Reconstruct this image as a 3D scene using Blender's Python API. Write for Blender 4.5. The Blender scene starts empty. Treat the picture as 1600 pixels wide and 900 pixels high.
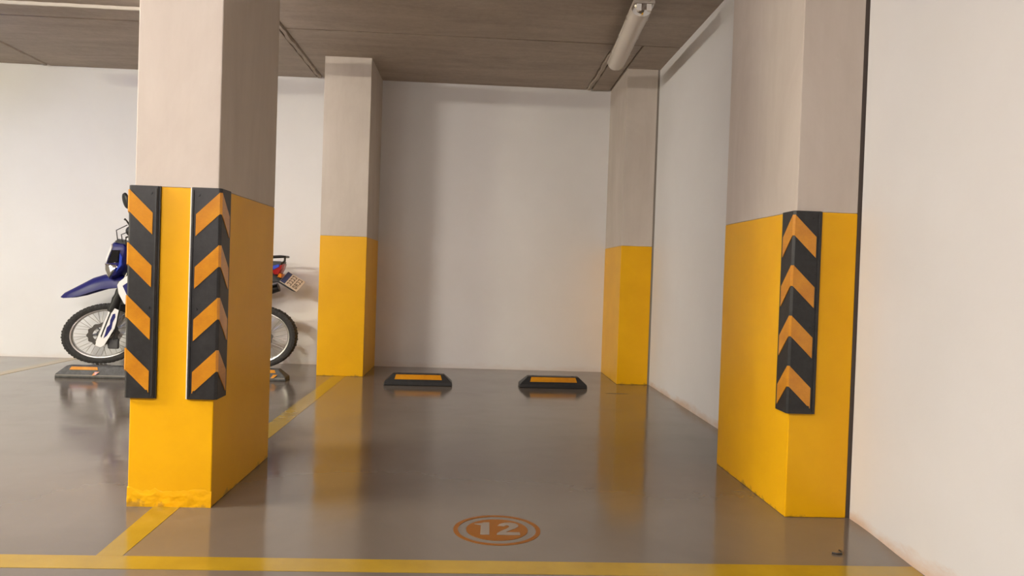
import bpy, bmesh, math, random
from mathutils import Vector, Matrix
random.seed(7)
S = bpy.context.scene
COL = S.collection

# ------------------------------------------------------------------ camera
yaw, pitch, roll, F_PX = 0.0503, 0.0173, 0.0331, 1161.5
Xr = Vector((math.cos(yaw), -math.sin(yaw), 0)); Yr = Vector((math.sin(yaw), math.cos(yaw), 0)); Zv = Vector((0, 0, 1))
FW = math.cos(pitch)*Yr - math.sin(pitch)*Zv
ZZ = math.sin(pitch)*Yr + math.cos(pitch)*Zv
RT = math.cos(roll)*Xr + math.sin(roll)*ZZ
UP = -math.sin(roll)*Xr + math.cos(roll)*ZZ
cam = bpy.data.cameras.new('camera'); cam_o = bpy.data.objects.new('camera', cam); COL.objects.link(cam_o)
cam.sensor_width = 36.0; cam.lens = F_PX*36.0/1600.0; cam.clip_start = 0.05; cam.clip_end = 100
M = Matrix((RT, UP, -FW)).transposed().to_4x4(); M.translation = Vector((0, 0, 1.0))
cam_o.matrix_world = M
S.camera = cam_o

# ------------------------------------------------------------------ world, exposure
w = bpy.data.worlds.new('world'); S.world = w; w.use_nodes = True
w.node_tree.nodes['Background'].inputs['Color'].default_value = (1.0, 0.95, 0.9, 1)
w.node_tree.nodes['Background'].inputs['Strength'].default_value = 0.002
S.view_settings.view_transform = 'Standard'; S.view_settings.look = 'None'
S.view_settings.gamma = 1.0; S.view_settings.use_curve_mapping = False
S.view_settings.exposure = 2.94
S.cycles.max_bounces = 10; S.cycles.diffuse_bounces = 6; S.cycles.glossy_bounces = 5
S.cycles.sample_clamp_indirect = 8.0
# ceiling lamps that are switched on: (x, y, turn about z in degrees, emission, colour)
LIT_LAMPS = [
    (-2.08, 5.72, 0, 2.50, (1.000, 0.875, 0.825), 'lit tube lamp hanging over the motorbike bay, hidden behind the near pillar'),
    (-4.85, 5.72, 0, 4.00, (0.281, 0.438, 1.000), 'lit tube lamp over the next bay left of the motorbike'),
    (-3.50, -0.80, 90, 20.00, (1.000, 0.950, 0.863), 'lit tube lamp over the aisle, left one of the row behind the camera'),
    (-1.60, -0.80, 90, 29.38, (1.000, 0.885, 0.872), 'added unseen tube lamp behind the camera, brightening the pillar fronts'),  # added lamp, fitted to brighten the fronts of the near pillars
    (-4.60, 2.30, 0, 60.00, (1.000, 0.917, 0.802), 'lit tube lamp over the bay line left of the near pillar'),
    (-9.00, 1.70, 90, 90.00, (1.000, 0.958, 0.694), 'added unseen tube lamp at the far left, brightening the near right pillar'),  # added lamp, fitted to brighten the left face of the near right pillar
]

H = 2.979; YB = 7.838; BAND = 1.312

# ------------------------------------------------------------------ materials
def new_mat(name):
    m = bpy.data.materials.new(name); m.use_nodes = True
    nt = m.node_tree; b = nt.nodes['Principled BSDF']
    return m, nt, b
def plain(name, col, rough=0.5, metal=0.0, spec=0.5, coat=0.0):
    m, nt, b = new_mat(name)
    b.inputs['Base Color'].default_value = (*col, 1); b.inputs['Roughness'].default_value = rough
    b.inputs['Metallic'].default_value = metal; b.inputs['Specular IOR Level'].default_value = spec
    b.inputs['Coat Weight'].default_value = coat
    return m
def coords(nt, scale=(1, 1, 1), world=True):
    if world:
        g = nt.nodes.new('ShaderNodeNewGeometry'); out = g.outputs['Position']
    else:
        g = nt.nodes.new('ShaderNodeTexCoord'); out = g.outputs['Object']
    mp = nt.nodes.new('ShaderNodeMapping'); mp.inputs['Scale'].default_value = scale
    nt.links.new(out, mp.inputs['Vector']); return mp.outputs['Vector']
def noise(nt, vec, scale, detail=4, rough=0.6, dist=0.0):
    n = nt.nodes.new('ShaderNodeTexNoise'); n.inputs['Scale'].default_value = scale
    n.inputs['Detail'].default_value = detail; n.inputs['Roughness'].default_value = rough
    n.inputs['Distortion'].default_value = dist
    nt.links.new(vec, n.inputs['Vector']); return n.outputs['Fac']
def ramp(nt, fac, stops):
    r = nt.nodes.new('ShaderNodeValToRGB'); e = r.color_ramp.elements
    while len(e) < len(stops): e.new(0.5)
    for el, (p, c) in zip(e, stops):
        el.position = p; el.color = (*c, 1) if len(c) == 3 else c
    nt.links.new(fac, r.inputs['Fac']); return r.outputs['Color']
def mix(nt, fac, a, b, mode='MIX'):
    n = nt.nodes.new('ShaderNodeMix'); n.data_type = 'RGBA'; n.blend_type = mode
    for sock, v in ((n.inputs[0], fac), (n.inputs[6], a), (n.inputs[7], b)):
        if isinstance(v, (int, float)): sock.default_value = v
        elif isinstance(v, tuple): sock.default_value = (*v, 1)
        else: nt.links.new(v, sock)
    return n.outputs[2]
def math_n(nt, op, a, b=None, clamp=False):
    n = nt.nodes.new('ShaderNodeMath'); n.operation = op; n.use_clamp = clamp
    for s, v in ((n.inputs[0], a), (n.inputs[1], b)):
        if v is None: continue
        if isinstance(v, (int, float)): s.default_value = v
        else: nt.links.new(v, s)
    return n.outputs[0]
def bump(nt, b, h, strength=0.2, dist=0.01):
    n = nt.nodes.new('ShaderNodeBump'); n.inputs['Strength'].default_value = strength
    n.inputs['Distance'].default_value = dist
    nt.links.new(h, n.inputs['Height']); nt.links.new(n.outputs['Normal'], b.inputs['Normal'])
def pos_z(nt):
    g = nt.nodes.new('ShaderNodeNewGeometry'); s = nt.nodes.new('ShaderNodeSeparateXYZ')
    nt.links.new(g.outputs['Position'], s.inputs[0]); return s.outputs

def wall_mat(name='white_wall_paint', dirt=0.85, k=1.0):
    m, nt, b = new_mat(name)
    v = coords(nt)
    c = ramp(nt, noise(nt, v, 1.3, 5), [(0.3, (0.76*k, 0.75*k, 0.75*k)), (0.7, (0.805*k, 0.80*k, 0.805*k))])
    # splash dirt along the foot of the wall
    z = pos_z(nt)[2]
    n2 = noise(nt, coords(nt, (1, 1, 3.0)), 3.2, 6, 0.7)
    edge = math_n(nt, 'MULTIPLY', math_n(nt, 'SUBTRACT', n2, 0.16), 0.17)
    d = math_n(nt, 'SUBTRACT', edge, z)
    fac = math_n(nt, 'MULTIPLY', math_n(nt, 'MULTIPLY', d, 17.0, True), dirt)
    c = mix(nt, fac, c, (0.58, 0.41, 0.30))
    # hairline scuffs
    n3 = noise(nt, coords(nt, (6, 6, 1.2)), 2.0, 8, 0.8)
    s = ramp(nt, n3, [(0.74, (0, 0, 0)), (0.80, (1, 1, 1))])
    c = mix(nt, math_n(nt, 'MULTIPLY', s, 0.12), c, (0.45, 0.42, 0.40))
    nt.links.new(c, b.inputs['Base Color']); b.inputs['Roughness'].default_value = 0.55
    bump(nt, b, noise(nt, v, 60, 3), 0.08, 0.004)
    return m
def plaster_mat():
    m, nt, b = new_mat('grey_beige_plaster')
    v = coords(nt, (1, 1, 0.45))
    c1 = ramp(nt, noise(nt, v, 2.4, 7, 0.65, 0.6), [(0.3, (0.50, 0.44, 0.385)), (0.55, (0.56, 0.50, 0.44)), (0.75, (0.61, 0.555, 0.50))])
    c2 = ramp(nt, noise(nt, coords(nt, (5, 5, 0.5)), 3.0, 5, 0.6), [(0.45, (1, 1, 1)), (0.75, (0.82, 0.80, 0.77))])
    c = mix(nt, 0.25, c1, c2, 'MULTIPLY')
    nt.links.new(c, b.inputs['Base Color']); b.inputs['Roughness'].default_value = 0.6
    bump(nt, b, noise(nt, v, 18, 6), 0.12, 0.006)
    return m
def yellow_mat():
    m, nt, b = new_mat('yellow_gloss_paint')
    v = coords(nt)
    c = ramp(nt, noise(nt, v, 3.0, 5, 0.6), [(0.3, (0.76, 0.385, 0.001)), (0.7, (0.83, 0.44, 0.002))])
    z = pos_z(nt)[2]
    n2 = noise(nt, v, 14, 6, 0.7)
    d = math_n(nt, 'SUBTRACT', math_n(nt, 'MULTIPLY', math_n(nt, 'SUBTRACT', n2, 0.45), 0.16), z)
    c = mix(nt, math_n(nt, 'MULTIPLY', math_n(nt, 'MULTIPLY', d, 60, True), 0.7), c, (0.30, 0.17, 0.03))
    nt.links.new(c, b.inputs['Base Color']); b.inputs['Roughness'].default_value = 0.38; b.inputs['Specular IOR Level'].default_value = 0.3
    bump(nt, b, noise(nt, v, 24, 5), 0.10, 0.005)
    return m
def ceiling_mat():
    m, nt, b = new_mat('bare_concrete')
    v = coords(nt, (0.35, 1.6, 1))
    c1 = ramp(nt, noise(nt, v, 3.2, 8, 0.65, 0.4), [(0.25, (0.335, 0.28, 0.23)), (0.55, (0.44, 0.375, 0.315)), (0.8, (0.53, 0.47, 0.40))])
    c2 = ramp(nt, noise(nt, coords(nt), 22, 6, 0.7), [(0.3, (0.86, 0.86, 0.86)), (0.65, (1, 1, 1))])
    c = mix(nt, 1.0, c1, c2, 'MULTIPLY')
    nt.links.new(c, b.inputs['Base Color']); b.inputs['Roughness'].default_value = 0.65
    bump(nt, b, noise(nt, coords(nt, (0.6, 2, 1)), 9, 8, 0.7), 0.25, 0.008)
    return m
def floor_mat():
    m, nt, b = new_mat('grey_epoxy_floor')
    v = coords(nt)
    c = ramp(nt, noise(nt, v, 1.1, 6, 0.55, 0.5), [(0.3, (0.118, 0.096, 0.077)), (0.7, (0.150, 0.125, 0.102))])
    spots = ramp(nt, noise(nt, v, 4.2, 4, 0.6), [(0.70, (0, 0, 0)), (0.76, (1, 1, 1))])
    c = mix(nt, math_n(nt, 'MULTIPLY', spots, 0.35), c, (0.10, 0.08, 0.06))
    nt.links.new(c, b.inputs['Base Color'])
    r = ramp(nt, noise(nt, v, 2.0, 5, 0.6), [(0.35, (0.09, 0.09, 0.09)), (0.7, (0.19, 0.19, 0.19))])
    nt.links.new(r, b.inputs['Roughness'])
    b.inputs['IOR'].default_value = 1.52
    b.inputs['Specular IOR Level'].default_value = 0.55
    bump(nt, b, noise(nt, v, 2.4, 3, 0.5), 0.05, 0.03)
    return m
def line_mat():
    m, nt, b = new_mat('yellow_floor_paint')
    v = coords(nt)
    c = ramp(nt, noise(nt, v, 5, 6, 0.6), [(0.3, (0.30, 0.185, 0.010)), (0.7, (0.37, 0.235, 0.015))])
    worn = ramp(nt, noise(nt, v, 9, 6, 0.7), [(0.66, (0, 0, 0)), (0.74, (1, 1, 1))])
    c = mix(nt, math_n(nt, 'MULTIPLY', worn, 0.45), c, (0.24, 0.19, 0.12))
    nt.links.new(c, b.inputs['Base Color']); b.inputs['Roughness'].default_value = 0.16
    b.inputs['Specular IOR Level'].default_value = 0.6
    bump(nt, b, noise(nt, v, 2.4, 3, 0.5), 0.05, 0.03)
    return m
def reflector_mat():
    m, nt, b = new_mat('orange_reflective_film')
    v = coords(nt)
    c = ramp(nt, noise(nt, v, 10, 5, 0.6), [(0.3, (0.52, 0.19, 0.003)), (0.7, (0.68, 0.29, 0.008))])
    ch = nt.nodes.new('ShaderNodeTexBrick'); ch.inputs['Scale'].default_value = 60
    ch.inputs['Color1'].default_value = (1, 1, 1, 1); ch.inputs['Color2'].default_value = (.9, .9, .9, 1); ch.inputs['Mortar'].default_value = (.74, .74, .74, 1)
    mp = nt.nodes.new('ShaderNodeTexCoord'); sw = nt.nodes.new('ShaderNodeMapping'); sw.inputs['Rotation'].default_value = (math.pi/2, 0, 0)
    nt.links.new(mp.outputs['Object'], sw.inputs[0]); nt.links.new(sw.outputs[0], ch.inputs['Vector'])
    c = mix(nt, 0.7, c, ch.outputs['Color'], 'MULTIPLY')
    nt.links.new(c, b.inputs['Base Color']); b.inputs['Roughness'].default_value = 0.28
    b.inputs['Coat Weight'].default_value = 0.4; b.inputs['Coat Roughness'].default_value = 0.15
    return m
def rubber_mat(name='black_rubber', col=(0.012, 0.012, 0.013), rough=0.42, dust=0.045):
    m, nt, b = new_mat(name)
    v = coords(nt)
    c = ramp(nt, noise(nt, v, 30, 6, 0.7), [(0.4, col), (0.8, tuple(x + dust*0.3 for x in col))])
    nt.links.new(c, b.inputs['Base Color']); b.inputs['Roughness'].default_value = rough
    bump(nt, b, noise(nt, v, 120, 3), 0.1, 0.002)
    return m
def emit_mat(name, col, strength):
    m, nt, b = new_mat(name)
    b.inputs['Base Color'].default_value = (0.9, 0.9, 0.9, 1)
    b.inputs['Emission Color'].default_value = (*col, 1); b.inputs['Emission Strength'].default_value = strength
    return m

MAT = dict(wall=wall_mat('white_side_wall_paint', 0.85, 0.90), wall_near=wall_mat('dimmed_white_wall_paint', 0.85, 0.85), wall_clean=wall_mat('white_back_wall_paint', 0.25, 0.96), bare_wall=plain('unpainted_render', (0.33, 0.30, 0.27), 0.8), joint_grey=plain('grey_joint_mortar', (0.26, 0.23, 0.20), 0.8), plaster=plaster_mat(), yellow=yellow_mat(), ceiling=ceiling_mat(), floor=floor_mat(),  # near wall: same white, darkened in colour to offset the strong lamps
    line=line_mat(), refl=reflector_mat(), rubber=rubber_mat(), rubber_dusty=rubber_mat('dusty_black_rubber', (0.035, 0.034, 0.031), 0.55, 0.22),
    tyre=rubber_mat('tyre_rubber', (0.020, 0.018, 0.016), 0.7, 0.08),
    foam=plain('white_foam_tape', (0.8, 0.78, 0.74), 0.7), joint=plain('dark_joint_filler', (0.13, 0.105, 0.09), 0.8),
    ridge=plain('pale_plaster_ridge', (0.62, 0.58, 0.52), 0.8), bay_orange=plain('orange_floor_paint', (0.21, 0.072, 0.003), 0.42, 0, 0.25),
    bay_grey=plain('grey_floor_paint', (0.20, 0.165, 0.135), 0.35, 0, 0.35),
    crack=plain('dark_crack', (0.03, 0.025, 0.02), 0.7),
    lamp_grey=plain('grey_lamp_housing', (0.52, 0.47, 0.42), 0.4), lamp_white=plain('milky_lamp_diffuser', (0.72, 0.66, 0.60), 0.25, 0, 0.5),
    clip=plain('bright_metal_clip', (0.92, 0.9, 0.88), 0.15, 0.0, 0.8), wire=plain('steel_wire', (0.6, 0.57, 0.52), 0.35, 0.8),
    cable=plain('white_cable', (0.85, 0.82, 0.76), 0.45),
    blue=plain('blue_plastic', (0.010, 0.010, 0.13), 0.38, 0, 0.4, 0.0), blue_light=plain('bright_blue_plastic', (0.03, 0.07, 0.52), 0.25),
    white_pl=plain('white_plastic', (0.86, 0.85, 0.83), 0.3), black_pl=plain('black_plastic', (0.016, 0.016, 0.017), 0.4),
    black_gloss=plain('black_gloss', (0.010, 0.010, 0.012), 0.08), chrome=plain('chrome', (0.82, 0.82, 0.83), 0.12, 1.0),
    alu=plain('aluminium', (0.62, 0.60, 0.57), 0.3, 0.9), engine=plain('engine_grey', (0.10, 0.10, 0.105), 0.45, 0.5),
    red=plain('red_lens', (0.35, 0.012, 0.012), 0.15), orange_lens=plain('orange_lens', (0.75, 0.22, 0.01), 0.15),
    plate=plain('cream_plate', (0.62, 0.53, 0.42), 0.45), plate_blue=plain('plate_blue_band', (0.035, 0.045, 0.13), 0.45),
    ink=plain('plate_ink', (0.13, 0.10, 0.08), 0.5), seat=plain('black_seat_vinyl', (0.018, 0.018, 0.02), 0.5),
    disc=plain('dark_steel_disc', (0.16, 0.15, 0.14), 0.35, 0.9), mirror=plain('mirror_glass', (0.8, 0.8, 0.8), 0.03, 1.0),
    skid=plain('scuffed_edge', (0.20, 0.19, 0.17), 0.7))

# ------------------------------------------------------------------ mesh helpers
class MB:
    def __init__(s): s.v = []; s.f = []
    def add(s, vs, fs):
        n = len(s.v); s.v += [tuple(p) for p in vs]; s.f += [tuple(i + n for i in f) for f in fs]; return s
    def box(s, x0, x1, y0, y1, z0, z1):
        return s.add([(x0,y0,z0),(x1,y0,z0),(x1,y1,z0),(x0,y1,z0),(x0,y0,z1),(x1,y0,z1),(x1,y1,z1),(x0,y1,z1)],
                     [(0,3,2,1),(4,5,6,7),(0,1,5,4),(1,2,6,5),(2,3,7,6),(3,0,4,7)])
    def prism(s, poly, a, b, axis='z'):
        # poly: 2-d points; extruded from a to b along axis ('z': poly in x,y; 'y': poly in x,z; 'x': poly in y,z)
        def P(p, t): return {'z': (p[0], p[1], t), 'y': (p[0], t, p[1]), 'x': (t, p[0], p[1])}[axis]
        n = len(poly)
        vs = [P(p, a) for p in poly] + [P(p, b) for p in poly]
        return s.add(vs, [tuple(range(n))[::-1], tuple(range(n, 2*n))] + [(i, (i+1) % n, n + (i+1) % n, n + i) for i in range(n)])
    def loft(s, rings, cap=True, closed=False):
        n = len(rings[0]); vs = [p for r in rings for p in r]; fs = []
        m = len(rings)
        for k in range(m if closed else m-1):
            k2 = (k+1) % m
            for i in range(n): fs.append((k*n+i, k*n+(i+1) % n, k2*n+(i+1) % n, k2*n+i))
        if cap and not closed: fs += [tuple(range(n))[::-1], tuple(range((m-1)*n, m*n))]
        return s.add(vs, fs)
    def tube(s, pts, r, n=8, closed=False):
        pts = [Vector(p) for p in pts]; m = len(pts)
        rs = r if isinstance(r, (list, tuple)) else [r]*m
        rings = []; prev = None
        for i, p in enumerate(pts):
            if closed: t = pts[(i+1) % m] - pts[i-1]
            else: t = (pts[min(i+1, m-1)] - pts[max(i-1, 0)])
            t.normalize()
            if prev is None:
                a = Vector((0, 0, 1)) if abs(t.z) < .9 else Vector((1, 0, 0))
                u = t.cross(a).normalized()
            else:
                u = (prev - t*prev.dot(t)).normalized()
            prev = u; v = t.cross(u)
            rings.append([tuple(p + rs[i]*(math.cos(2*math.pi*k/n)*u + math.sin(2*math.pi*k/n)*v)) for k in range(n)])
        return s.loft(rings, True, closed)
    def ball(s, c, rx, ry, rz, n=12, m=8):
        rings = []
        for j in range(1, m):
            t = math.pi*j/m
            rings.append([(c[0]+rx*math.sin(t)*math.cos(2*math.pi*i/n), c[1]+ry*math.sin(t)*math.sin(2*math.pi*i/n), c[2]-rz*math.cos(t)) for i in range(n)])
        return s.loft(rings)
    def mesh(s, name, mat, smooth=False):
        me = bpy.data.meshes.new(name); me.from_pydata(s.v, [], s.f); me.materials.append(mat)
        bm = bmesh.new(); bm.from_mesh(me); bmesh.ops.recalc_face_normals(bm, faces=bm.faces[:]); bm.to_mesh(me); bm.free()
        if smooth:
            for p in me.polygons: p.use_smooth = True
        return me
    def build(s, name, mat, parent=None, smooth=False, bevel=0.0, seg=2, loc=None):
        o = bpy.data.objects.new(name, s.mesh(name, mat, smooth)); COL.objects.link(o)
        if parent is not None: o.parent = parent
        if loc is not None: o.location = loc
        if smooth:
            md = o.modifiers.new('edges', 'EDGE_SPLIT'); md.split_angle = math.radians(38)
        if bevel:
            b = o.modifiers.new('bevel', 'BEVEL'); b.width = bevel; b.segments = seg; b.limit_method = 'ANGLE'; b.angle_limit = math.radians(35)
        return o
def empty(name, loc, rz=0.0):
    o = bpy.data.objects.new(name, None); COL.objects.link(o); o.location = loc; o.rotation_euler = (0, 0, rz)
    o.empty_display_size = 0.1; return o
def tag(o, label, cat=None, group=None, kind=None):
    o['label'] = label
    if cat: o['category'] = cat
    if group: o['group'] = group
    if kind: o['kind'] = kind
    return o
def struct(o, label):
    o['kind'] = 'structure'; o['label'] = label; return o

# ------------------------------------------------------------------ the setting
XL, YN = -11.0, -6.0
floor = struct(MB().box(XL-.2, 2.2, YN-.2, YB+.2, -0.2, 0.0).build('floor', MAT['floor']), 'glossy grey brown epoxy garage floor')
struct(MB().box(XL-.2, 2.2, YB, YB+.2, 0.0, H+.02).build('wall_back', MAT['wall_clean']), 'white painted wall behind the parking bays')
struct(MB().box(1.683, 1.95, 3.14, YB, 0.0, H+.02).build('wall_right', MAT['wall']), 'white side wall between the two right pillars')
struct(MB().box(XL-.2, XL, YN, YB, 0.0, H+.02).build('wall_left', MAT['bare_wall']), 'bare rendered wall at the far left end of the garage')
struct(MB().box(XL-.2, 2.2, YN-.2, YN, 0.0, H+.02).build('wall_front', MAT['bare_wall']), 'bare rendered wall across the aisle behind the camera')
# near right wall, very slightly bowed in plan
prof = [(3.108, 1.644), (3.03, 1.643), (2.93, 1.637), (2.82, 1.627), (2.7, 1.614), (2.58, 1.604), (2.45, 1.598), (2.2, 1.593), (1.6, 1.588), (0, 1.585), (YN, 1.585)]
poly = [(x, y) for y, x in prof] + [(2.0, YN), (2.0, 3.108)]
nw = MB().prism(poly, 0.0, H+.02, 'z').build('wall_near_right', MAT['wall_near'], smooth=True)
struct(nw, 'bright white wall nearest the camera on the right')
struct(MB().box(1.63, 1.70, 3.122, 3.20, 0.0, H).build('trim_1', MAT['joint']), 'dark expansion joint between right pillar and near wall')

# ceiling: slab with formwork panels, joints recessed between them
slab = struct(MB().box(XL-.2, 2.2, YN-.2, YB+.2, H+.018, H+.2).build('ceiling', MAT['ceiling']), 'bare concrete ceiling with formwork joints')
xs = [XL, -9.9, -7.15, -4.41, -1.665, 1.14, 1.70]; ys = [YN, -3.7, -1.2, 1.3, 3.8, 6.275, YB]
for i in range(len(xs)-1):
    for j in range(len(ys)-1):
        cells = [(xs[i], xs[i+1], ys[j], ys[j+1])]
        if i == len(xs)-2 and j == len(ys)-2:
            cells = [(xs[i], 1.36, ys[j], ys[j+1]), (1.36, xs[i+1], ys[j], ys[j+1])]
        if i == 3 and j == len(ys)-3:
            cells = [(xs[i], xs[i+1], ys[j], 5.95), (xs[i], xs[i+1], 5.95, ys[j+1])]
        for (a, b_, c, d) in cells:
            g = 0.007; gx0 = .032 if a in (-4.41, -1.665, 1.14) else g; gy0 = .012 if c == 6.275 else g; gy1 = .012 if d == 6.275 else g; gx1 = .032 if b_ in (-4.41, -1.665, 1.14) else g; dz = random.uniform(-.004, .003)
            MB().box(a+gx0, b_-gx1, c+gy0, d-gy1, H+dz, H+.019).build('formwork_panel', MAT['ceiling'], slab, bevel=0.003, seg=1)
def ridge_strip(pts_a, pts_b, depth, mat, name, top=0.018):
    m = MB(); n = len(pts_a)
    vs = [(x, y, H+top) for x, y in pts_a] + [(x, y, H+top) for x, y in pts_b] + [(x+.2*(q[0]-x), y+.2*(q[1]-y), H-depth) for (x, y), q in zip(pts_a, pts_b)] + [(x+.2*(q[0]-x), y+.2*(q[1]-y), H-depth) for (x, y), q in zip(pts_b, pts_a)]
    fs = []
    for k in range(n-1):
        fs += [(2*n+k, 2*n+k+1, 3*n+k+1, 3*n+k), (k, k+1, 2*n+k+1, 2*n+k), (n+k+1, n+k, 3*n+k, 3*n+k+1)]
    fs += [(0, 2*n, 3*n, n), (n-1, 2*n-1, 4*n-1, 3*n-1)]
    return m.add(vs, fs).build(name, mat, slab)
for x0, ya, yb, wd in ((1.14, 3.9, 7.80, .050), (-1.665, 3.9, 7.80, .050), (-4.41, 3.9, 7.80, .045)):
    N = 46; pa = []; pb = []
    for k in range(N):
        y = ya + (yb-ya)*k/(N-1)
        pa.append((x0 - wd/2 + random.uniform(-.011, .011), y)); pb.append((x0 + wd/2 + random.uniform(-.011, .011), y))
    ridge_strip(pa, pb, 0.012, MAT['ceiling'], 'joint_ridge')
N = 60; pa = []; pb = []
for k in range(N):
    x = -4.38 + (-1.70+4.38)*k/(N-1)
    pa.append((x, 5.935 + random.uniform(-.006, .006))); pb.append((x, 5.965 + random.uniform(-.006, .006)))
ridge_strip(pa, pb, 0.022, MAT['ridge'], 'plaster_lip')
# ------------------------------------------------------------------ pillars
def pillar(poly, label, lumps=False):
    cx = sum(p[0] for p in poly)/len(poly); cy = sum(p[1] for p in poly)/len(poly)
    t = empty('concrete_pillar', (cx, cy, 0)); L = [(x-cx, y-cy) for x, y in poly]
    tag(t, label, 'pillar')
    a = MB().prism(L, BAND, H+.018, 'z').build('plaster_shaft', MAT['plaster'], t, bevel=0.004); a['label'] = 'bare grey beige plastered shaft'
    ex = 1.0015
    b = MB().prism([(x*ex, y*ex) for x, y in L], 0, BAND, 'z').build('painted_base', MAT['yellow'], t, bevel=0.004); b['label'] = 'yellow painted lower half'
    return t
def rect(x0, x1, y0, y1): return [(x0, y0), (x1, y0), (x1, y1), (x0, y1)]
P1 = pillar(rect(-1.394, -1.058, 3.107, 3.955), 'yellow and plaster pillar nearest on the left, in front of the motorbike')
P2 = pillar(rect(1.361, 1.629, 3.113, 4.013), 'yellow and plaster pillar nearest on the right, against the white wall')
P3 = pillar(rect(-1.455, -1.022, 7.028, YB-.001), 'yellow and plaster pillar against the back wall beside the motorbike')
P4 = pillar(rect(1.371, 1.664, 6.967, YB-.001), 'far right yellow and plaster pillar in the corner between back wall and right wall')
struct(MB().box(1.664, 1.683, 6.974, YB, 0, H).build('trim_2', MAT['joint_grey']), 'narrow dark joint beside the far right pillar')
# rough rendered foot of the near left pillar (lumpy coat of paint)
from mathutils import noise as mnoise
m = MB(); nx, nz = 90, 26; vs = []
for j in range(nz+1):
    for i in range(nx+1):
        u = i/nx; v = j/nz
        hz = 0.075 + 0.022*mnoise.noise((u*5.0, 1.7, 0)) + 0.012*mnoise.noise((u*17.0, 4.2, 0))
        x = -1.396 + u*.340; z = v*hz
        d = 0.0022 + 0.0020*mnoise.noise((u*9, z*45, 2.2)) + 0.0010*mnoise.noise((u*26, z*110, 5.1))
        d *= min(1.0, (1-v)*3.0)
        vs.append((x, 3.1065 - max(0.0002, d) if j < nz else 3.108, z))
fs = [(j*(nx+1)+i, j*(nx+1)+i+1, (j+1)*(nx+1)+i+1, (j+1)*(nx+1)+i) for j in range(nz) for i in range(nx)]
m.add(vs, fs)
o = m.build('rough_foot', MAT['yellow'], P1, smooth=True); o.location = -P1.location; o['label'] = 'lumpy painted render at the foot'

# ------------------------------------------------------------------ corner guards
def corner_guard(cx, cy, sx, label):
    """pillar corner at (cx, cy) facing the camera; sx = +1: the front leg runs to +x from the corner, -1: to -x."""
    t = empty('corner_guard', (cx, cy, 0)); tag(t, label, 'corner guard', 'black and orange rubber guards on the pillar corners')
    th, leg, c = 0.016, 0.103, 0.008; z0, z1 = 0.449, 1.314
    X = lambda a: sx*a
    gap = 0.0015
    prof = [(X(leg), -gap), (X(leg), -th), (X(leg-.004), -th-.002), (X(-th+c), -th-.002), (X(-th-.002), -th+c), (X(-th-.002), leg-.004), (X(-th), leg), (X(-gap), leg), (X(-gap), -gap)]
    body = MB().prism(prof, z0, z1, 'z').build('rubber_body', MAT['rubber'], t, bevel=0.002); body['label'] = 'black rubber angle'
    # raised rims on the free edges
    MB().box(min(X(leg-.012), X(leg-.004)), max(X(leg-.012), X(leg-.004)), -th-.006, -th-.001, z0+.01, z1-.01).build('edge_rim', MAT['rubber'], t, bevel=.002)
    fx = sorted((X(leg), X(leg+.005)))
    ft = MB().box(fx[0], fx[1], -.012, -gap, z0, z1).build('foam_tape', MAT['foam'] if sx < 0 else MAT['rubber'], t)
    drop, thick, per = 0.088, 0.088, 0.2145
    wdt = 0.082
    for k in range(4):
        zt = z1 - 0.018 - k*per
        # front leg stripe: from the corner outwards, sloping down
        a = [(X(-th+.004), zt), (X(wdt), zt-drop*1.04), (X(wdt), zt-drop*1.04-thick), (X(-th+.004), zt-thick)]
        MB().prism(a, -th-.0045, -th-.0015, 'y').build('reflector_front', MAT['refl'], t)
        b = [(-th+.004, zt), (wdt, zt-drop*1.04), (wdt, zt-drop*1.04-thick), (-th+.004, zt-thick)]
        MB().prism(b, X(-th-.0045), X(-th-.0015), 'x').build('reflector_side', MAT['refl'], t)
        # chip that folds over the chamfered edge
        e0 = (X(-th+.004), -th-.0045); e1 = (X(-th-.0045), -th+.004)
        MB().add([(e0[0], e0[1], zt), (e1[0], e1[1], zt), (e1[0], e1[1], zt-thick), (e0[0], e0[1], zt-thick),
                  (e0[0]+X(.003), e0[1]+.003, zt), (e1[0]+X(.003), e1[1]+.003, zt), (e1[0]+X(.003), e1[1]+.003, zt-thick), (e0[0]+X(.003), e0[1]+.003, zt-thick)],
                 [(0,1,2,3),(7,6,5,4),(0,4,5,1),(1,5,6,2),(2,6,7,3),(3,7,4,0)]).build('reflector_edge', MAT['refl'], t)
    for zs in (z0+.03, z0+.37, z1-.03):
        q = MB().tube([(X(leg-.03), -th-.005, zs), (X(leg-.03), -th, zs)], .006, 8).build('screw', MAT['black_pl'], t)
    return t
corner_guard(-1.394, 3.107, +1, 'striped guard on the left corner of the near left pillar')
corner_guard(-1.058, 3.107, -1, 'striped guard on the right corner of the near left pillar, with white foam edge')
corner_guard(1.361, 3.113, +1, 'striped guard on the corner of the near right pillar')

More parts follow.
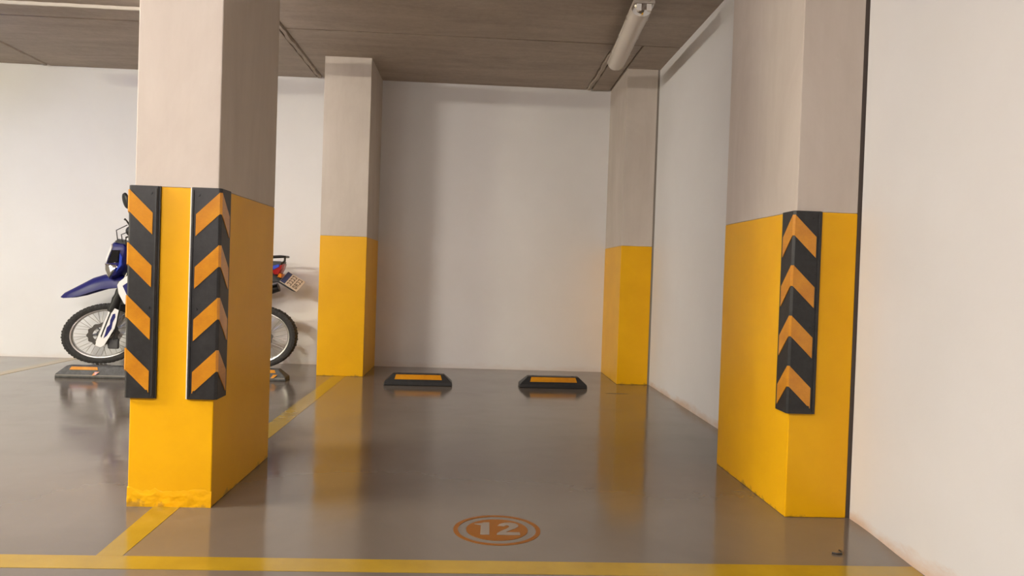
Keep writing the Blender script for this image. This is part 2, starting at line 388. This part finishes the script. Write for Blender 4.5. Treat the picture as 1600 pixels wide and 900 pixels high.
# ------------------------------------------------------------------ wheel stops
def wheel_stop(x0, x1, y, rz, label, dusty=False, strip=None):
    L = x1-x0; cx = (x0+x1)/2
    t = empty('wheel_stop', (cx, y, 0), rz); tag(t, label, 'wheel stop', 'rubber wheel stops at the back of the bays')
    D = 0.165; h0, h1 = 0.032, 0.100; e = L/2; top = e - 0.078
    mat = MAT['rubber_dusty'] if dusty else MAT['rubber']
    ring = lambda z, ex, ya, yb: [(-ex, ya, z), (ex, ya, z), (ex, yb, z), (-ex, yb, z)]
    b = MB().loft([ring(0, e, 0, D), ring(h0, e-.004, .003, D-.003), ring(h1, top, .042, D-.042)]).build('rubber_block', mat, t, bevel=.006)
    b['label'] = 'black moulded rubber block'
    sa, sb = strip or (-top*.93, top*.93)
    # yellow strip lying on the sloping front face
    def on_slope(x, s, lift): # s 0..1 from lower to upper edge of the slope
        ny, nz = -(h1-h0), .039; n = math.hypot(ny, nz)
        return (x, .003+.039*s + lift*ny/n, h0+(h1-h0)*s + lift*nz/n)
    k = .10*(1)
    m = MB(); lo = .52 if dusty else .30; pts = [(sa, lo), (sb, lo), (sb-.012, .88), (sa+.012, .88)]
    m.add([on_slope(x, s, -.002) for x, s in pts] + [on_slope(x, s, .004) for x, s in pts], [(0,1,2,3),(7,6,5,4),(0,4,5,1),(1,5,6,2),(2,6,7,3),(3,7,4,0)])
    m.build('reflector_strip', MAT['refl'], t)
    for sx in (-1, 1):
        MB().tube([(sx*(top-.05), D/2, h1-.004), (sx*(top-.05), D/2, h1+.003)], .014, 12).build('bolt', MAT['black_pl'], t)
    if dusty:
        sc = MB().box(-e+.01, e-.01, -.0015, .003, .018, .030).build('scuffed_edge', MAT['skid'], t); sc['label'] = 'grey worn front edge'
        MB().add([on_slope(sb-.02, .30, .006), on_slope(sb+.02, .30, .008), on_slope(sb-.01, -.15, .012), on_slope(sb-.035, -.15, .012)], [(0,1,2,3)]).build('peeled_strip_end', MAT['refl'], t)
    return t
wheel_stop(-.770, -.168, 6.545, .035, 'black wheel stop with yellow strip left of centre in the empty bay')
wheel_stop(.428, 1.040, 6.60, .030, 'black wheel stop with yellow strip beside the far right pillar')
wheel_stop(-3.545, -2.92, 6.50, .03, 'dusty wheel stop with a torn short yellow strip before the front wheel', True, (-.200, .035))
wheel_stop(-2.24, -1.630, 6.60, .02, 'wheel stop before the rear wheel, half hidden by the near left pillar', True)

# ------------------------------------------------------------------ floor markings
def marking(poly, z, label, name='floor_line'):
    cx = sum(p[0] for p in poly)/len(poly); cy = sum(p[1] for p in poly)/len(poly)
    o = MB().prism([(x-cx, y-cy) for x, y in poly], 0.0, z, 'z').build(name, MAT['line']); o.location = (cx, cy, 0)
    return tag(o, label, 'floor line')
marking([(XL+.2, 2.466), (1.592, 2.466), (1.602, 2.576), (XL+.2, 2.576)], .0012, 'yellow painted line across the front of the bays')
marking([(-1.256, 2.5765), (-1.168, 2.5765), (-1.18, 3.106), (-1.288, 3.106)], .0012, 'short yellow line from the front line to the near left pillar')
marking([(-1.283, 3.956), (-1.170, 3.956), (-1.180, 7.027), (-1.300, 7.027)], .0012, 'yellow line between the two left pillars')
marking([(-4.13, 2.5765), (-4.03, 2.5765), (-4.02, 7.835), (-4.12, 7.835)], .0012, 'faint yellow line at the far left beyond the motorbike')

# bay number 12
bn = empty('bay_number', (.118, 2.897, 0)); tag(bn, 'orange circle with the number 12 painted on the floor', 'floor number')
N = 72
def circ(r): return [(r*math.cos(2*math.pi*k/N), r*math.sin(2*math.pi*k/N)) for k in range(N)]
def annulus(r0, r1, z):
    a, b = circ(r0), circ(r1); m = MB()
    vs = [(x, y, 0) for x, y in a] + [(x, y, 0) for x, y in b] + [(x, y, z) for x, y in a] + [(x, y, z) for x, y in b]
    fs = []
    for k in range(N):
        q = (k+1) % N
        fs += [(2*N+k, 3*N+k, 3*N+q, 2*N+q), (k, 2*N+k, 2*N+q, q), (N+k, N+q, 3*N+q, 3*N+k), (k, q, N+q, N+k)]
    return m.add(vs, fs)
annulus(.153, .171, .0012).build('outer_ring', MAT['bay_orange'], bn)
MB().prism(circ(.121), 0, .0012, 'z').build('disc', MAT['bay_orange'], bn)
# digits, knocked out in floor grey; local x to the right, y away from the camera
one = [(-.088, .056), (-.088, .063), (-.062, .069), (-.050, .080), (-.028, .080), (-.031, -.062), (-.066, -.062), (-.063, .045)]
def digit(poly, name):
    MB().prism(poly, .0011, .0019, 'z').build(name, MAT['bay_grey'], bn)
digit(one, 'digit_one')
two = [(.003, .040), (.012, .062), (.032, .078), (.055, .082), (.075, .074), (.087, .055), (.085, .034), (.070, .010), (.046, -.014), (.034, -.030), (.088, -.030), (.088, -.062), (-.003, -.062), (.000, -.042), (.018, -.016), (.040, .012), (.050, .032), (.048, .046), (.040, .050), (.032, .044), (.030, .034)]
digit(two, 'digit_two')

# little things on the floor
cr = MB().prism([(-.10, -.006), (-.02, -.012), (.05, -.008), (.11, 0), (.06, .008), (.0, .012), (-.06, .006)], 0, .0008, 'z').build('dark_scuff', MAT['crack'])
cr.location = (1.262, 6.395, 0); tag(cr, 'dark scuff on the floor before the far right pillar', 'floor mark')
cu = MB().tube([(.0, .0, .004), (.012, -.012, .004), (.030, -.012, .005), (.038, .002, .006), (.036, .018, .007)], .0035, 6).build('rubber_scrap', MAT['black_pl'], smooth=True)
cu.location = (1.365, 2.695, 0); tag(cu, 'tiny curled black scrap on the floor by the near right pillar', 'scrap')

# ------------------------------------------------------------------ tube lamps
def tube_lamp(loc, rz, label, lit=None, tilt=0.0):
    t = empty('tube_lamp', loc, rz); tag(t, label, 'ceiling lamp', 'tube lamps hanging under the ceiling')
    t.rotation_euler = (tilt, 0, rz)
    L = 1.42; hw = .074
    # cross-section x,z: housing above, rounded diffuser below
    hs = [(-hw, -.002), (-hw, .018), (-hw*.75, .034), (hw*.75, .034), (hw, .018), (hw, -.002)]
    MB().prism(hs, -L/2, L/2, 'y').build('housing', MAT['lamp_grey'], t, bevel=.003)
    n = 14; ds = [(hw*.97*math.cos(math.pi + math.pi*k/n), .058*math.sin(math.pi + math.pi*k/n)**1 if True else 0) for k in range(n+1)]
    ds = [(x, z-.002) for x, z in ds]
    dm = MAT['lamp_white'] if lit is None else emit_mat('glowing_diffuser', *lit)
    m = MB()
    if lit is None:
        rings = []
        for y, sc in ((-L/2+.09, 1.0), (L/2-.04, 1.0), (L/2-.012, .93), (L/2, .75)):
            rings.append([(x*sc, y, z*sc) for x, z in ds])
        m.loft(rings)
        m.build('diffuser', dm, t, smooth=True)
        rings = []
        for y, sc in ((-L/2, .80), (-L/2+.012, .96), (-L/2+.09, 1.0)):
            rings.append([(x*sc, y, z*sc) for x, z in ds])
        MB().loft(rings).build('end_cap', MAT['chrome'], t, smooth=True)['label'] = 'shiny end cap'
        for sx in (-1, 1):
            MB().box(sx*.034-.017, sx*.034+.017, -L/2-.006, -L/2+.03, -.052, -.006).build('lamp_holder', MAT['clip'], t, bevel=.004)
        MB().tube([(.02, -L/2, .03), (.05, -L/2-.01, .055), (.10, -L/2-.03, .075), (.20, -L/2-.10, .088), (.34, -L/2-.2, .094)], .0055, 8).build('power_cable', MAT['cable'], t, smooth=True)
        MB().box(-.04, .04, -L/2-.012, -L/2+.05, .012, .046).build('bracket', MAT['lamp_grey'], t, bevel=.004)
    else:
        m.loft([[(x, y, z) for x, z in ds] for y in (-L/2, L/2)])
        m.build('diffuser', dm, t)
    for sx in (-1, 1):
        for k in range(3):
            yy = -L/2+.3+k*.4
            MB().box(sx*hw-.003, sx*hw+.003, yy-.012, yy+.012, -.012, .02).build('side_clip', MAT['wire'], t)
    for yy in (-L/2+.06, L/2-.12):
        z1 = H - loc[2] + .002
        MB().tube([(-.02, yy, .03), (-.03, yy, z1)], .0018, 6).build('hanging_wire', MAT['wire'], t)
    return t
tube_lamp((1.125, 5.74, 2.868), -.052, 'unlit tube lamp hanging over the empty bay', None, -.012)
for x, y, a, st, col, lab in LIT_LAMPS:
    tube_lamp((x, y, 2.868), math.radians(a), lab, (col, st))

# ------------------------------------------------------------------ motorbike (faces left)
BX, BY = -2.80, 7.44
bike = empty('motorcycle', (BX, BY, 0)); tag(bike, 'blue and white trail motorbike parked by the back wall behind the left pillar', 'motorcycle')
def R(x, y, z): return (x-BX, y, z)          # x in scene metres, y across the bike (- is the camera side)
def wheel(cx, cz, rx, rz, name, tw, steer=0.0, lean=0.0, front=False):
    e1 = Vector((math.cos(steer), math.sin(steer), 0)); e2 = Vector((lean, 0, 1)); e3 = Vector((-math.sin(steer), math.cos(steer), 0))
    C = Vector(R(cx, 0, cz))
    def P(r, a, off): return tuple(C + e1*(rx*r*math.cos(a)) + e2*(rz*r*math.sin(a)) + e3*off)
    n = 96
    def ring_profile(pr):
        m = MB(); m.loft([[P(r, 2*math.pi*k/n, o_) for r, o_ in pr] for k in range(n)], closed=True); return m
    ty = ring_profile([(.80, tw*.40), (.88, tw*.52), (.955, tw*.48), (.985, tw*.28), (.985, -tw*.28), (.955, -tw*.48), (.88, -tw*.52), (.80, -tw*.40)]).build(name, MAT['tyre'], bike, smooth=True)
    ty['label'] = 'knobbly black tyre'
    kn = MB()
    for k in range(64):
        a0 = 2*math.pi*(k+.15)/64; a1 = 2*math.pi*(k+.75)/64
        offs = ((-.30, -.06), (.06, .30)) if k % 2 else ((-.14, .14),)
        for oa, ob in offs:
            q = [P(.975, a0, tw*oa), P(.975, a1, tw*oa), P(.975, a1, tw*ob), P(.975, a0, tw*ob), P(1.0, a0, tw*oa), P(1.0, a1, tw*oa), P(1.0, a1, tw*ob), P(1.0, a0, tw*ob)]
            kn.add(q, [(0,3,2,1),(4,5,6,7),(0,1,5,4),(1,2,6,5),(2,3,7,6),(3,0,4,7)])
        for sgn in (-1, 1):
            q = [P(.90, a0, sgn*tw*.50), P(.90, a1, sgn*tw*.50), P(.965, a1, sgn*tw*.44), P(.965, a0, sgn*tw*.44), P(.90, a0, sgn*tw*.56), P(.90, a1, sgn*tw*.56), P(.975, a1, sgn*tw*.50), P(.975, a0, sgn*tw*.50)]
            kn.add(q, [(0,3,2,1),(4,5,6,7),(0,1,5,4),(1,2,6,5),(2,3,7,6),(3,0,4,7)])
    ko = kn.build('tread_blocks', MAT['tyre'], ty); ko['kind'] = 'stuff'
    ring_profile([(.74, tw*.20), (.765, tw*.36), (.815, tw*.40), (.815, -tw*.40), (.765, -tw*.36), (.74, -tw*.20)]).build('rim', MAT['alu'], ty, smooth=True)
    sp = MB()
    for k in range(36):
        a = 2*math.pi*k/36; b = a + (0.55 if (k//2) % 2 else -0.55); o_ = .035 if k % 2 else -.035
        sp.tube([P(.15, b, o_), P(.75, a, o_*.2)], .0028, 5)
    so = sp.build('spokes', MAT['alu'], ty); so['kind'] = 'stuff'
    hub = MB(); hub.loft([[P(rr, 2*math.pi*k/20, o_) for k in range(20)] for rr, o_ in ((.07, -.075), (.17, -.05), (.16, -.03), (.10, 0), (.16, .03), (.17, .05), (.07, .075))]).build('hub', MAT['engine'], ty, smooth=True)
    # wavy brake disc on the camera side
    nd = 60; pr = lambda k: .37 + .018*math.sin(k/nd*2*math.pi*12)
    d = MB(); rings = []
    for off in (-.070, -.075):
        rings.append([P(pr(k), 2*math.pi*k/nd, off) for k in range(nd)])
    inner = [[P(.24, 2*math.pi*k/nd, off) for k in range(nd)] for off in (-.075, -.070)]
    d.loft(rings + inner, closed=True); d.build('brake_disc', MAT['disc'], ty)
    for k in range(6):
        a = 2*math.pi*k/6; MB().tube([P(.12, a, -.072), P(.25, a+.15, -.072)], .007, 6).build('disc_spoke', MAT['engine'], ty)
    return P
FC = (-3.588, .300); RC = (-2.085, .308)
PW = wheel(FC[0], FC[1], .378, .298, 'front_wheel', .075, .22, .16, True)
wheel(RC[0], RC[1], .352, .305, 'rear_wheel', .105, 0, .05)

def part(m, name, mat, parent=bike, smooth=False, bevel=0, label=None):
    o = m.build(name, mat, parent, smooth=smooth, bevel=bevel)
    if label: o['label'] = label
    return o
# fork: axle to handlebar, rake in x
def fk(z, y): return R(-3.61 + .40*(z-.20), y, z)
for sy in (-1, 1):
    y = sy*.105
    part(MB().tube([fk(.22, y), fk(.60, y)], [.028, .030], 12), 'fork_slider', MAT['alu'], smooth=True)
    part(MB().tube([fk(.52, y), fk(.56, y), fk(.60, y), fk(.64, y), fk(.68, y), fk(.72, y), fk(.76, y)], [.040, .046, .039, .045, .038, .044, .037], 12), 'fork_boot', MAT['black_pl'], smooth=True)
    part(MB().tube([fk(.74, y), fk(1.16, y)], .024, 12), 'fork_tube', MAT['chrome'], smooth=True)
    yy = (y-.035, y-.028) if sy < 0 else (y+.028, y+.035)
    g = part(MB().prism([R(-3.478, 0, .572)[::2], R(-3.388, 0, .535)[::2], R(-3.435, 0, .36)[::2], R(-3.525, 0, .20)[::2], R(-3.560, 0, .175)[::2], R(-3.612, 0, .195)[::2], R(-3.60, 0, .25)[::2]], *yy, 'y'), 'fork_guard', MAT['white_pl'], bevel=.003, label='white fork guard with blue flash')
    if sy < 0:
        part(MB().prism([R(-3.452, 0, .50)[::2], R(-3.430, 0, .505)[::2], R(-3.428, 0, .47)[::2], R(-3.452, 0, .42)[::2], R(-3.462, 0, .36)[::2], R(-3.505, 0, .29)[::2], R(-3.535, 0, .265)[::2], R(-3.520, 0, .31)[::2], R(-3.505, 0, .37)[::2], R(-3.478, 0, .40)[::2], R(-3.475, 0, .44)[::2]], yy[0]-.002, yy[0]+.001, 'y'), 'blue_flash', MAT['blue'], g)
        part(MB().prism([R(-3.470, 0, .545)[::2], R(-3.462, 0, .525)[::2], R(-3.555, 0, .27)[::2], R(-3.562, 0, .285)[::2]], yy[0]-.002, yy[0]+.001, 'y'), 'dark_slot', MAT['black_pl'], g)
part(MB().tube([R(-3.59, -.13, .26), R(-3.59, .13, .26)], .014, 10), 'front_axle', MAT['alu'])
part(MB().box(*[v for p in zip(R(-3.52, -.095, .16), R(-3.42, -.055, .26)) for v in p]), 'brake_caliper', MAT['engine'], bevel=.012)
part(MB().tube([R(-3.45, -.12, .25), R(-3.40, -.14, .50), R(-3.34, -.13, .80), R(-3.27, -.2, 1.18)], .006, 6), 'brake_hose', MAT['black_pl'], smooth=True)
for z in (.80, 1.12):
    c = fk(z, 0); part(MB().box(c[0]-.05, c[0]+.04, -.135, .135, z-.02, z+.02), 'triple_clamp', MAT['engine'], bevel=.008)
# front mudguard
st = [(-4.008, .652, .640, .018), (-3.97, .690, .634, .045), (-3.90, .728, .640, .062), (-3.80, .785, .664, .074), (-3.70, .842, .700, .082), (-3.60, .876, .733, .086), (-3.50, .884, .747, .084), (-3.40, .868, .752, .076), (-3.30, .835, .755, .062), (-3.20, .80, .755, .05)]
rings = []
for x, zt, zb, hw in st:
    out = []; nn = 10
    for k in range(nn+1):
        a = math.pi*k/nn; out.append(R(x, -hw*math.cos(a), zb + (zt-zb)*math.sin(a)**.7))
    inn = [(p[0], p[1]*.93, max(zb-.0, p[2]-.008)) for p in reversed(out)]
    rings.append(out + inn)
part(MB().loft(rings), 'front_mudguard', MAT['blue'], smooth=True, label='long dark blue beaked mudguard')
# headlight mask
def lens_loft(poly, ys):  # poly in x,z ; ys: list of (y, scale)
    cx = sum(p[0] for p in poly)/len(poly); cz = sum(p[1] for p in poly)/len(poly)
    return MB().loft([[R(cx+(x-cx)*s, y, cz+(z-cz)*s) for x, z in poly] for y, s in ys])
mask = [(-3.475, 1.190), (-3.505, 1.10), (-3.540, .995), (-3.540, .945), (-3.500, .832), (-3.440, .865), (-3.385, .92), (-3.350, 1.01), (-3.335, 1.14), (-3.37, 1.18)]
mk = part(lens_loft(mask, [(-.145, .72), (-.130, .92), (-.10, 1.0), (.10, 1.0), (.13, .92), (.145, .72)]), 'headlight_mask', MAT['blue'], smooth=True, label='blue headlight mask')
part(lens_loft([(-3.470, 1.115), (-3.395, 1.115), (-3.405, .995), (-3.512, .985)], [(-.160, .80), (-.150, .98), (-.12, 1.0)]), 'headlight_glass', MAT['black_gloss'], mk, smooth=True, label='dark headlight glass')
part(lens_loft([(-3.538, .985), (-3.43, .975), (-3.415, .95), (-3.455, .90), (-3.490, .835), (-3.505, .850), (-3.537, .93)], [(-.160, .75), (-.148, .97), (-.11, 1.0)]), 'headlight_bezel', MAT['chrome'], mk, smooth=True, label='silver headlight bezel')
part(lens_loft([(-3.475, 1.175), (-3.490, 1.135), (-3.525, 1.04), (-3.530, 1.0), (-3.518, .99), (-3.500, 1.05), (-3.466, 1.14)], [(-.155, .9), (-.145, 1.0), (-.11, 1.0)]), 'mask_edge', MAT['white_pl'], mk, label='pale rim of the mask')
part(lens_loft([(-3.395, 1.09), (-3.372, 1.05), (-3.376, .97), (-3.43, .90), (-3.40, .98)], [(-.155, .9), (-.148, 1.0), (-.11, 1.0)]), 'mask_side', MAT['blue_light'], mk, label='bright blue side of the mask')
part(lens_loft([(-3.475, 1.195), (-3.34, 1.145), (-3.345, 1.19), (-3.39, 1.215), (-3.44, 1.225)], [(-.11, .9), (-.09, 1.0), (.09, 1.0), (.11, .9)]), 'dashboard', MAT['black_pl'], mk, label='black instrument pod')
part(lens_loft([(-3.425, 1.200), (-3.395, 1.31), (-3.365, 1.355), (-3.325, 1.36), (-3.315, 1.25), (-3.32, 1.17), (-3.37, 1.18)], [(-.012, .96), (-.006, 1.0), (.006, 1.0), (.012, .96)]), 'windscreen', MAT['white_pl'], mk, label='small white screen')
# handlebar, grips, levers, mirrors
hb = part(MB().tube([R(-3.15, -.42, 1.30), R(-3.22, -.26, 1.30), R(-3.24, -.14, 1.24), R(-3.24, -.06, 1.19), R(-3.24, .06, 1.19), R(-3.24, .14, 1.24), R(-3.22, .26, 1.30), R(-3.15, .42, 1.30)], .013, 10), 'handlebar', MAT['black_pl'], smooth=True)
part(MB().tube([R(-3.24, -.15, 1.255), R(-3.24, .15, 1.255)], .011, 8), 'handlebar_brace', MAT['black_pl'], hb)
for sy in (-1, 1):
    part(MB().tube([R(-3.155, sy*.43, 1.30), R(-3.205, sy*.30, 1.30)], .019, 10), 'grip', MAT['rubber'], hb, smooth=True)
    part(MB().tube([R(-3.225, sy*.27, 1.30), R(-3.225, sy*.30, 1.32), R(-3.215, sy*.37, 1.35), R(-3.222, sy*.41, 1.385), R(-3.238, sy*.42, 1.400)], [.012, .010, .008, .007, .010], 8), 'lever', MAT['black_pl'], hb, smooth=True)
    part(MB().ball(R(-3.262, sy*.25, 1.295), .038, .035, .045), 'switch_block', MAT['black_pl'], hb, smooth=True)
    mir = part(MB().tube([R(-3.165, sy*.26, 1.31), R(-3.185, sy*.31, 1.40), R(-3.222, sy*.37, 1.49), R(-3.228, sy*.385, 1.52)], .007, 8), 'mirror_stem', MAT['black_pl'], hb, smooth=True)
    sh = MB(); c = Vector(R(-3.236, sy*.39, 1.568)); n = 20
    ax = Vector((-.30, 0, 1)).normalized(); e1 = Vector((.80, sy*.60, .24)).normalized()
    e1 = (e1 - ax*e1.dot(ax)).normalized(); nn_ = ax.cross(e1)
    def mp(rr, a, o_): return tuple(c + ax*(.078*rr*math.cos(a)) + e1*(.044*rr*math.sin(a)) + nn_*o_)
    sg = 1 if nn_.x > 0 else -1
    sh.loft([[mp(rr, 2*math.pi*k/n, sg*o_) for k in range(n)] for rr, o_ in ((.6, -.022), (.9, -.014), (1.0, 0), (1.0, .006), (.9, .008))])
    part(sh, 'mirror_shell', MAT['black_pl'], hb, smooth=True)
    part(MB().loft([[mp(.84, 2*math.pi*k/n, sg*o_) for k in range(n)] for o_ in (.006, .0095)]), 'mirror_glass', MAT['mirror'], hb)
for a, b in (((-3.36, -.09, 1.36), (-3.445, -.09, 1.19)), ((-3.31, -.10, 1.31), (-3.39, -.10, 1.16)), ((-3.20, -.22, 1.28), (-3.36, -.10, 1.14)), ((-3.22, -.10, 1.24), (-3.40, -.06, 1.18)), ((-3.20, -.2, 1.27), (-3.30, -.16, 1.02))):
    mid = tuple((p+q)/2 + d for p, q, d in zip(a, b, (-.05, -.02, .03)))
    part(MB().tube([R(*a), R(*mid), R(*b)], .005, 6), 'control_cable', MAT['black_pl'], smooth=True)
# shrouds and tank
for sy in (-1, 1):
    ya, yb = (-.175, -.160) if sy < 0 else (.160, .175)
    s1 = [(-3.405, .782), (-3.385, .815), (-3.295, .888), (-3.16, .95), (-2.98, .93), (-2.92, .82), (-3.05, .66), (-3.20, .585), (-3.335, .60), (-3.39, .70)]
    s = part(MB().prism([R(x, 0, z)[::2] for x, z in s1], ya, yb, 'y'), 'tank_shroud', MAT['white_pl'], bevel=.006, label='white radiator shroud with blue inset')
    s2 = [(-3.350, .775), (-3.27, .835), (-3.10, .86), (-3.05, .76), (-3.20, .68), (-3.31, .69)]
    part(MB().prism([R(x, 0, z)[::2] for x, z in s2], (ya-.004) if sy < 0 else (yb-.002), (ya+.002) if sy < 0 else (yb+.004), 'y'), 'shroud_inset', MAT['blue'], s)
tank = [(-3.22, 1.00, .05), (-3.12, 1.10, .13), (-2.95, 1.14, .15), (-2.80, 1.10, .13), (-2.68, 1.00, .08)]
part(MB().loft([[R(x, hw*math.cos(a), .86 + (zt-.86)*(.5+.5*math.sin(a))) for a in [2*math.pi*k/14 for k in range(14)]] for x, zt, hw in tank]), 'fuel_tank', MAT['blue'], smooth=True)
part(MB().tube([R(-2.98, 0, 1.13), R(-2.98, 0, 1.165)], .04, 14), 'fuel_cap', MAT['black_pl'])
seat = [(-2.82, 1.06, .07), (-2.65, 1.02, .10), (-2.45, 1.02, .12), (-2.22, 1.07, .11), (-2.04, 1.085, .09)]
part(MB().loft([[R(x, hw*math.cos(a), zt-.04+.04*math.sin(a)) for a in [2*math.pi*k/14 for k in range(14)]] for x, zt, hw in seat]), 'seat', MAT['seat'], smooth=True)
# frame, engine, exhaust, swing arm
part(MB().tube([R(-3.26, 0, .98), R(-3.14, 0, .60), R(-3.02, 0, .28), R(-2.60, 0, .26), R(-2.50, 0, .60), R(-2.52, 0, .92)], .022, 10), 'frame_cradle', MAT['black_pl'], smooth=True)
part(MB().tube([R(-3.26, 0, 1.02), R(-2.90, 0, .90), R(-2.52, 0, .92), R(-2.10, 0, 1.02)], .020, 10), 'frame_spine', MAT['black_pl'], smooth=True)
part(MB().box(*[v for p in zip(R(-3.00, -.13, .30), R(-2.62, .13, .52)) for v in p]), 'crankcase', MAT['engine'], bevel=.03)
for k in range(6):
    c = R(-2.96 - .012*k, 0, .54+.032*k)
    part(MB().box(c[0]-.085, c[0]+.085, -.085, .085, c[2], c[2]+.018), 'cooling_fin', MAT['engine'])
part(MB().box(*[v for p in zip(R(-3.08, -.055, .52), R(-2.96, .055, .76)) for v in p]), 'cylinder', MAT['engine'], bevel=.01)
part(MB().tube([R(-3.06, .08, .66), R(-3.16, .12, .56), R(-3.08, .15, .34), R(-2.8, .17, .34), R(-2.50, .18, .52), R(-2.35, .19, .66), R(-1.98, .20, .80)], [.02, .02, .02, .02, .022, .045, .045], 12), 'exhaust', MAT['black_pl'], smooth=True)
for sy in (-1, 1):
    part(MB().tube([R(-2.56, sy*.07, .42), R(RC[0], sy*.10, RC[1])], [.026, .018], 10), 'swing_arm', MAT['alu'], smooth=True)
    part(MB().prism([R(x, 0, z)[::2] for x, z in ((-2.72, .92), (-2.30, .98), (-2.02, 1.04), (-2.15, .90), (-2.42, .74), (-2.66, .74))], *((-.150, -.138) if sy < 0 else (.138, .150)), 'y'), 'side_panel', MAT['blue'], bevel=.005)
    part(MB().tube([R(-2.66, sy*.13, .36), R(-2.66, sy*.23, .36)], .012, 8), 'foot_peg', MAT['alu'])
    part(MB().tube([R(-2.02, sy*.07, .97), R(-2.00, sy*.20, .955)], [.010, .010], 8), 'indicator_stem', MAT['black_pl'])
    part(MB().ball(R(-2.00, sy*.215, .955), .035, .03, .022), 'indicator_lens', MAT['orange_lens'], smooth=True)
part(MB().tube([R(RC[0], -.15, RC[1]), R(RC[0], .15, RC[1])], .013, 10), 'rear_axle', MAT['alu'])
part(MB().tube([R(-2.56, .0, .50), R(-2.44, 0, .86)], [.045, .035], 12), 'shock_absorber', MAT['white_pl'], smooth=True)
part(MB().tube([R(-2.60, -.12, .36), R(-2.54, -.22, .18), R(-2.48, -.30, .008)], [.012, .011, .014], 8), 'side_stand', MAT['black_pl'], smooth=True)
# tail: rack, blue tail cowl, red light, plate
part(MB().tube([R(-2.20, -.09, 1.085), R(-1.90, -.085, 1.108), R(-1.862, -.06, 1.106), R(-1.858, .06, 1.106), R(-1.90, .085, 1.108), R(-2.20, .09, 1.085)], .012, 8), 'rear_rack', MAT['black_pl'], smooth=True)
part(MB().tube([R(-1.862, -.06, 1.106), R(-1.864, -.055, 1.065), R(-1.90, -.05, 1.035), R(-2.06, -.05, 1.035)], .011, 8), 'rack_stay', MAT['black_pl'], smooth=True)
part(lens_loft([(-2.20, 1.06), (-1.94, 1.062), (-1.875, 1.055), (-1.885, 1.02), (-1.97, .985), (-2.15, .96)], [(-.085, .9), (-.06, 1.0), (.06, 1.0), (.085, .9)]), 'tail_cowl', MAT['black_pl'], smooth=True)
part(lens_loft([(-2.02, 1.0), (-1.905, 1.035), (-1.90, 1.01), (-1.96, .975), (-2.04, .955)], [(-.095, .9), (-.08, 1.0), (.08, 1.0), (.095, .9)]), 'tail_panel', MAT['blue_light'], smooth=True)
part(lens_loft([(-1.95, 1.00), (-1.875, 1.035), (-1.885, .99), (-1.915, .93), (-1.955, .925), (-1.985, .965)], [(-.088, .9), (-.07, 1.0), (.07, 1.0), (.088, .9)]), 'tail_light', MAT['red'], smooth=True)
part(MB().prism([R(x, 0, z)[::2] for x, z in ((-2.20, .93), (-1.97, .965), (-1.915, .905), (-1.80, .81), (-1.75, .762), (-1.79, .775), (-1.93, .855), (-2.18, .82))], -.05, .05, 'y'), 'rear_mudguard', MAT['black_pl'], bevel=.008)
part(lens_loft([(-1.915, .945), (-1.885, .935), (-1.893, .90), (-1.925, .905)], [(-.075, 1), (.05, 1)]), 'tail_reflector', MAT['orange_lens'])
A, B_, C_, D_ = (Vector(R(-1.857, .065, .962)), Vector(R(-1.686, .065, .864)), Vector(R(-1.735, -.085, .768)), Vector(R(-1.899, -.085, .868)))
nrm = (B_-A).cross(D_-A).normalized()
if nrm.y > 0: nrm = -nrm
def pq(u, v, h): # u along A->D (0..1), v along A->B
    p = A*(1-u)*(1-v) + D_*u*(1-v) + B_*v*(1-u) + C_*u*v
    return tuple(p + nrm*h)
def slab_uv(u0, u1, v0, v1, h0, h1):
    c = [(u0, v0), (u1, v0), (u1, v1), (u0, v1)]
    return MB().add([pq(u, v, h0) for u, v in c] + [pq(u, v, h1) for u, v in c], [(0,3,2,1),(4,5,6,7),(0,1,5,4),(1,2,6,5),(2,3,7,6),(3,0,4,7)])
pl = part(slab_uv(0, 1, 0, 1, -.004, 0), 'number_plate', MAT['plate'], label='cream number plate with unreadable characters')
part(slab_uv(0.02, .98, .01, .27, 0, .001), 'plate_band', MAT['plate_blue'], pl, label='dark blue band')
g = MB(); rr = random.Random(5)
for v0, v1, n in ((.34, .58, 4), (.66, .90, 4)):
    for k in range(n):
        u0 = .08 + .86*k/n; u1 = u0 + .86/n*.7
        kind = rr.random()
        def seg(a, b, c, d):
            q = slab_uv(u0+(u1-u0)*a, u0+(u1-u0)*b, v0+(v1-v0)*c, v0+(v1-v0)*d, 0, .0012); g.add(q.v, q.f)
        seg(0, .28, 0, 1); seg(.72, 1, 0, 1) if kind < .6 else None; seg(0, 1, 0, .2)
        seg(0, 1, .8, 1) if kind > .3 else seg(0, 1, .4, .6)
part(g, 'plate_characters', MAT['ink'], pl)
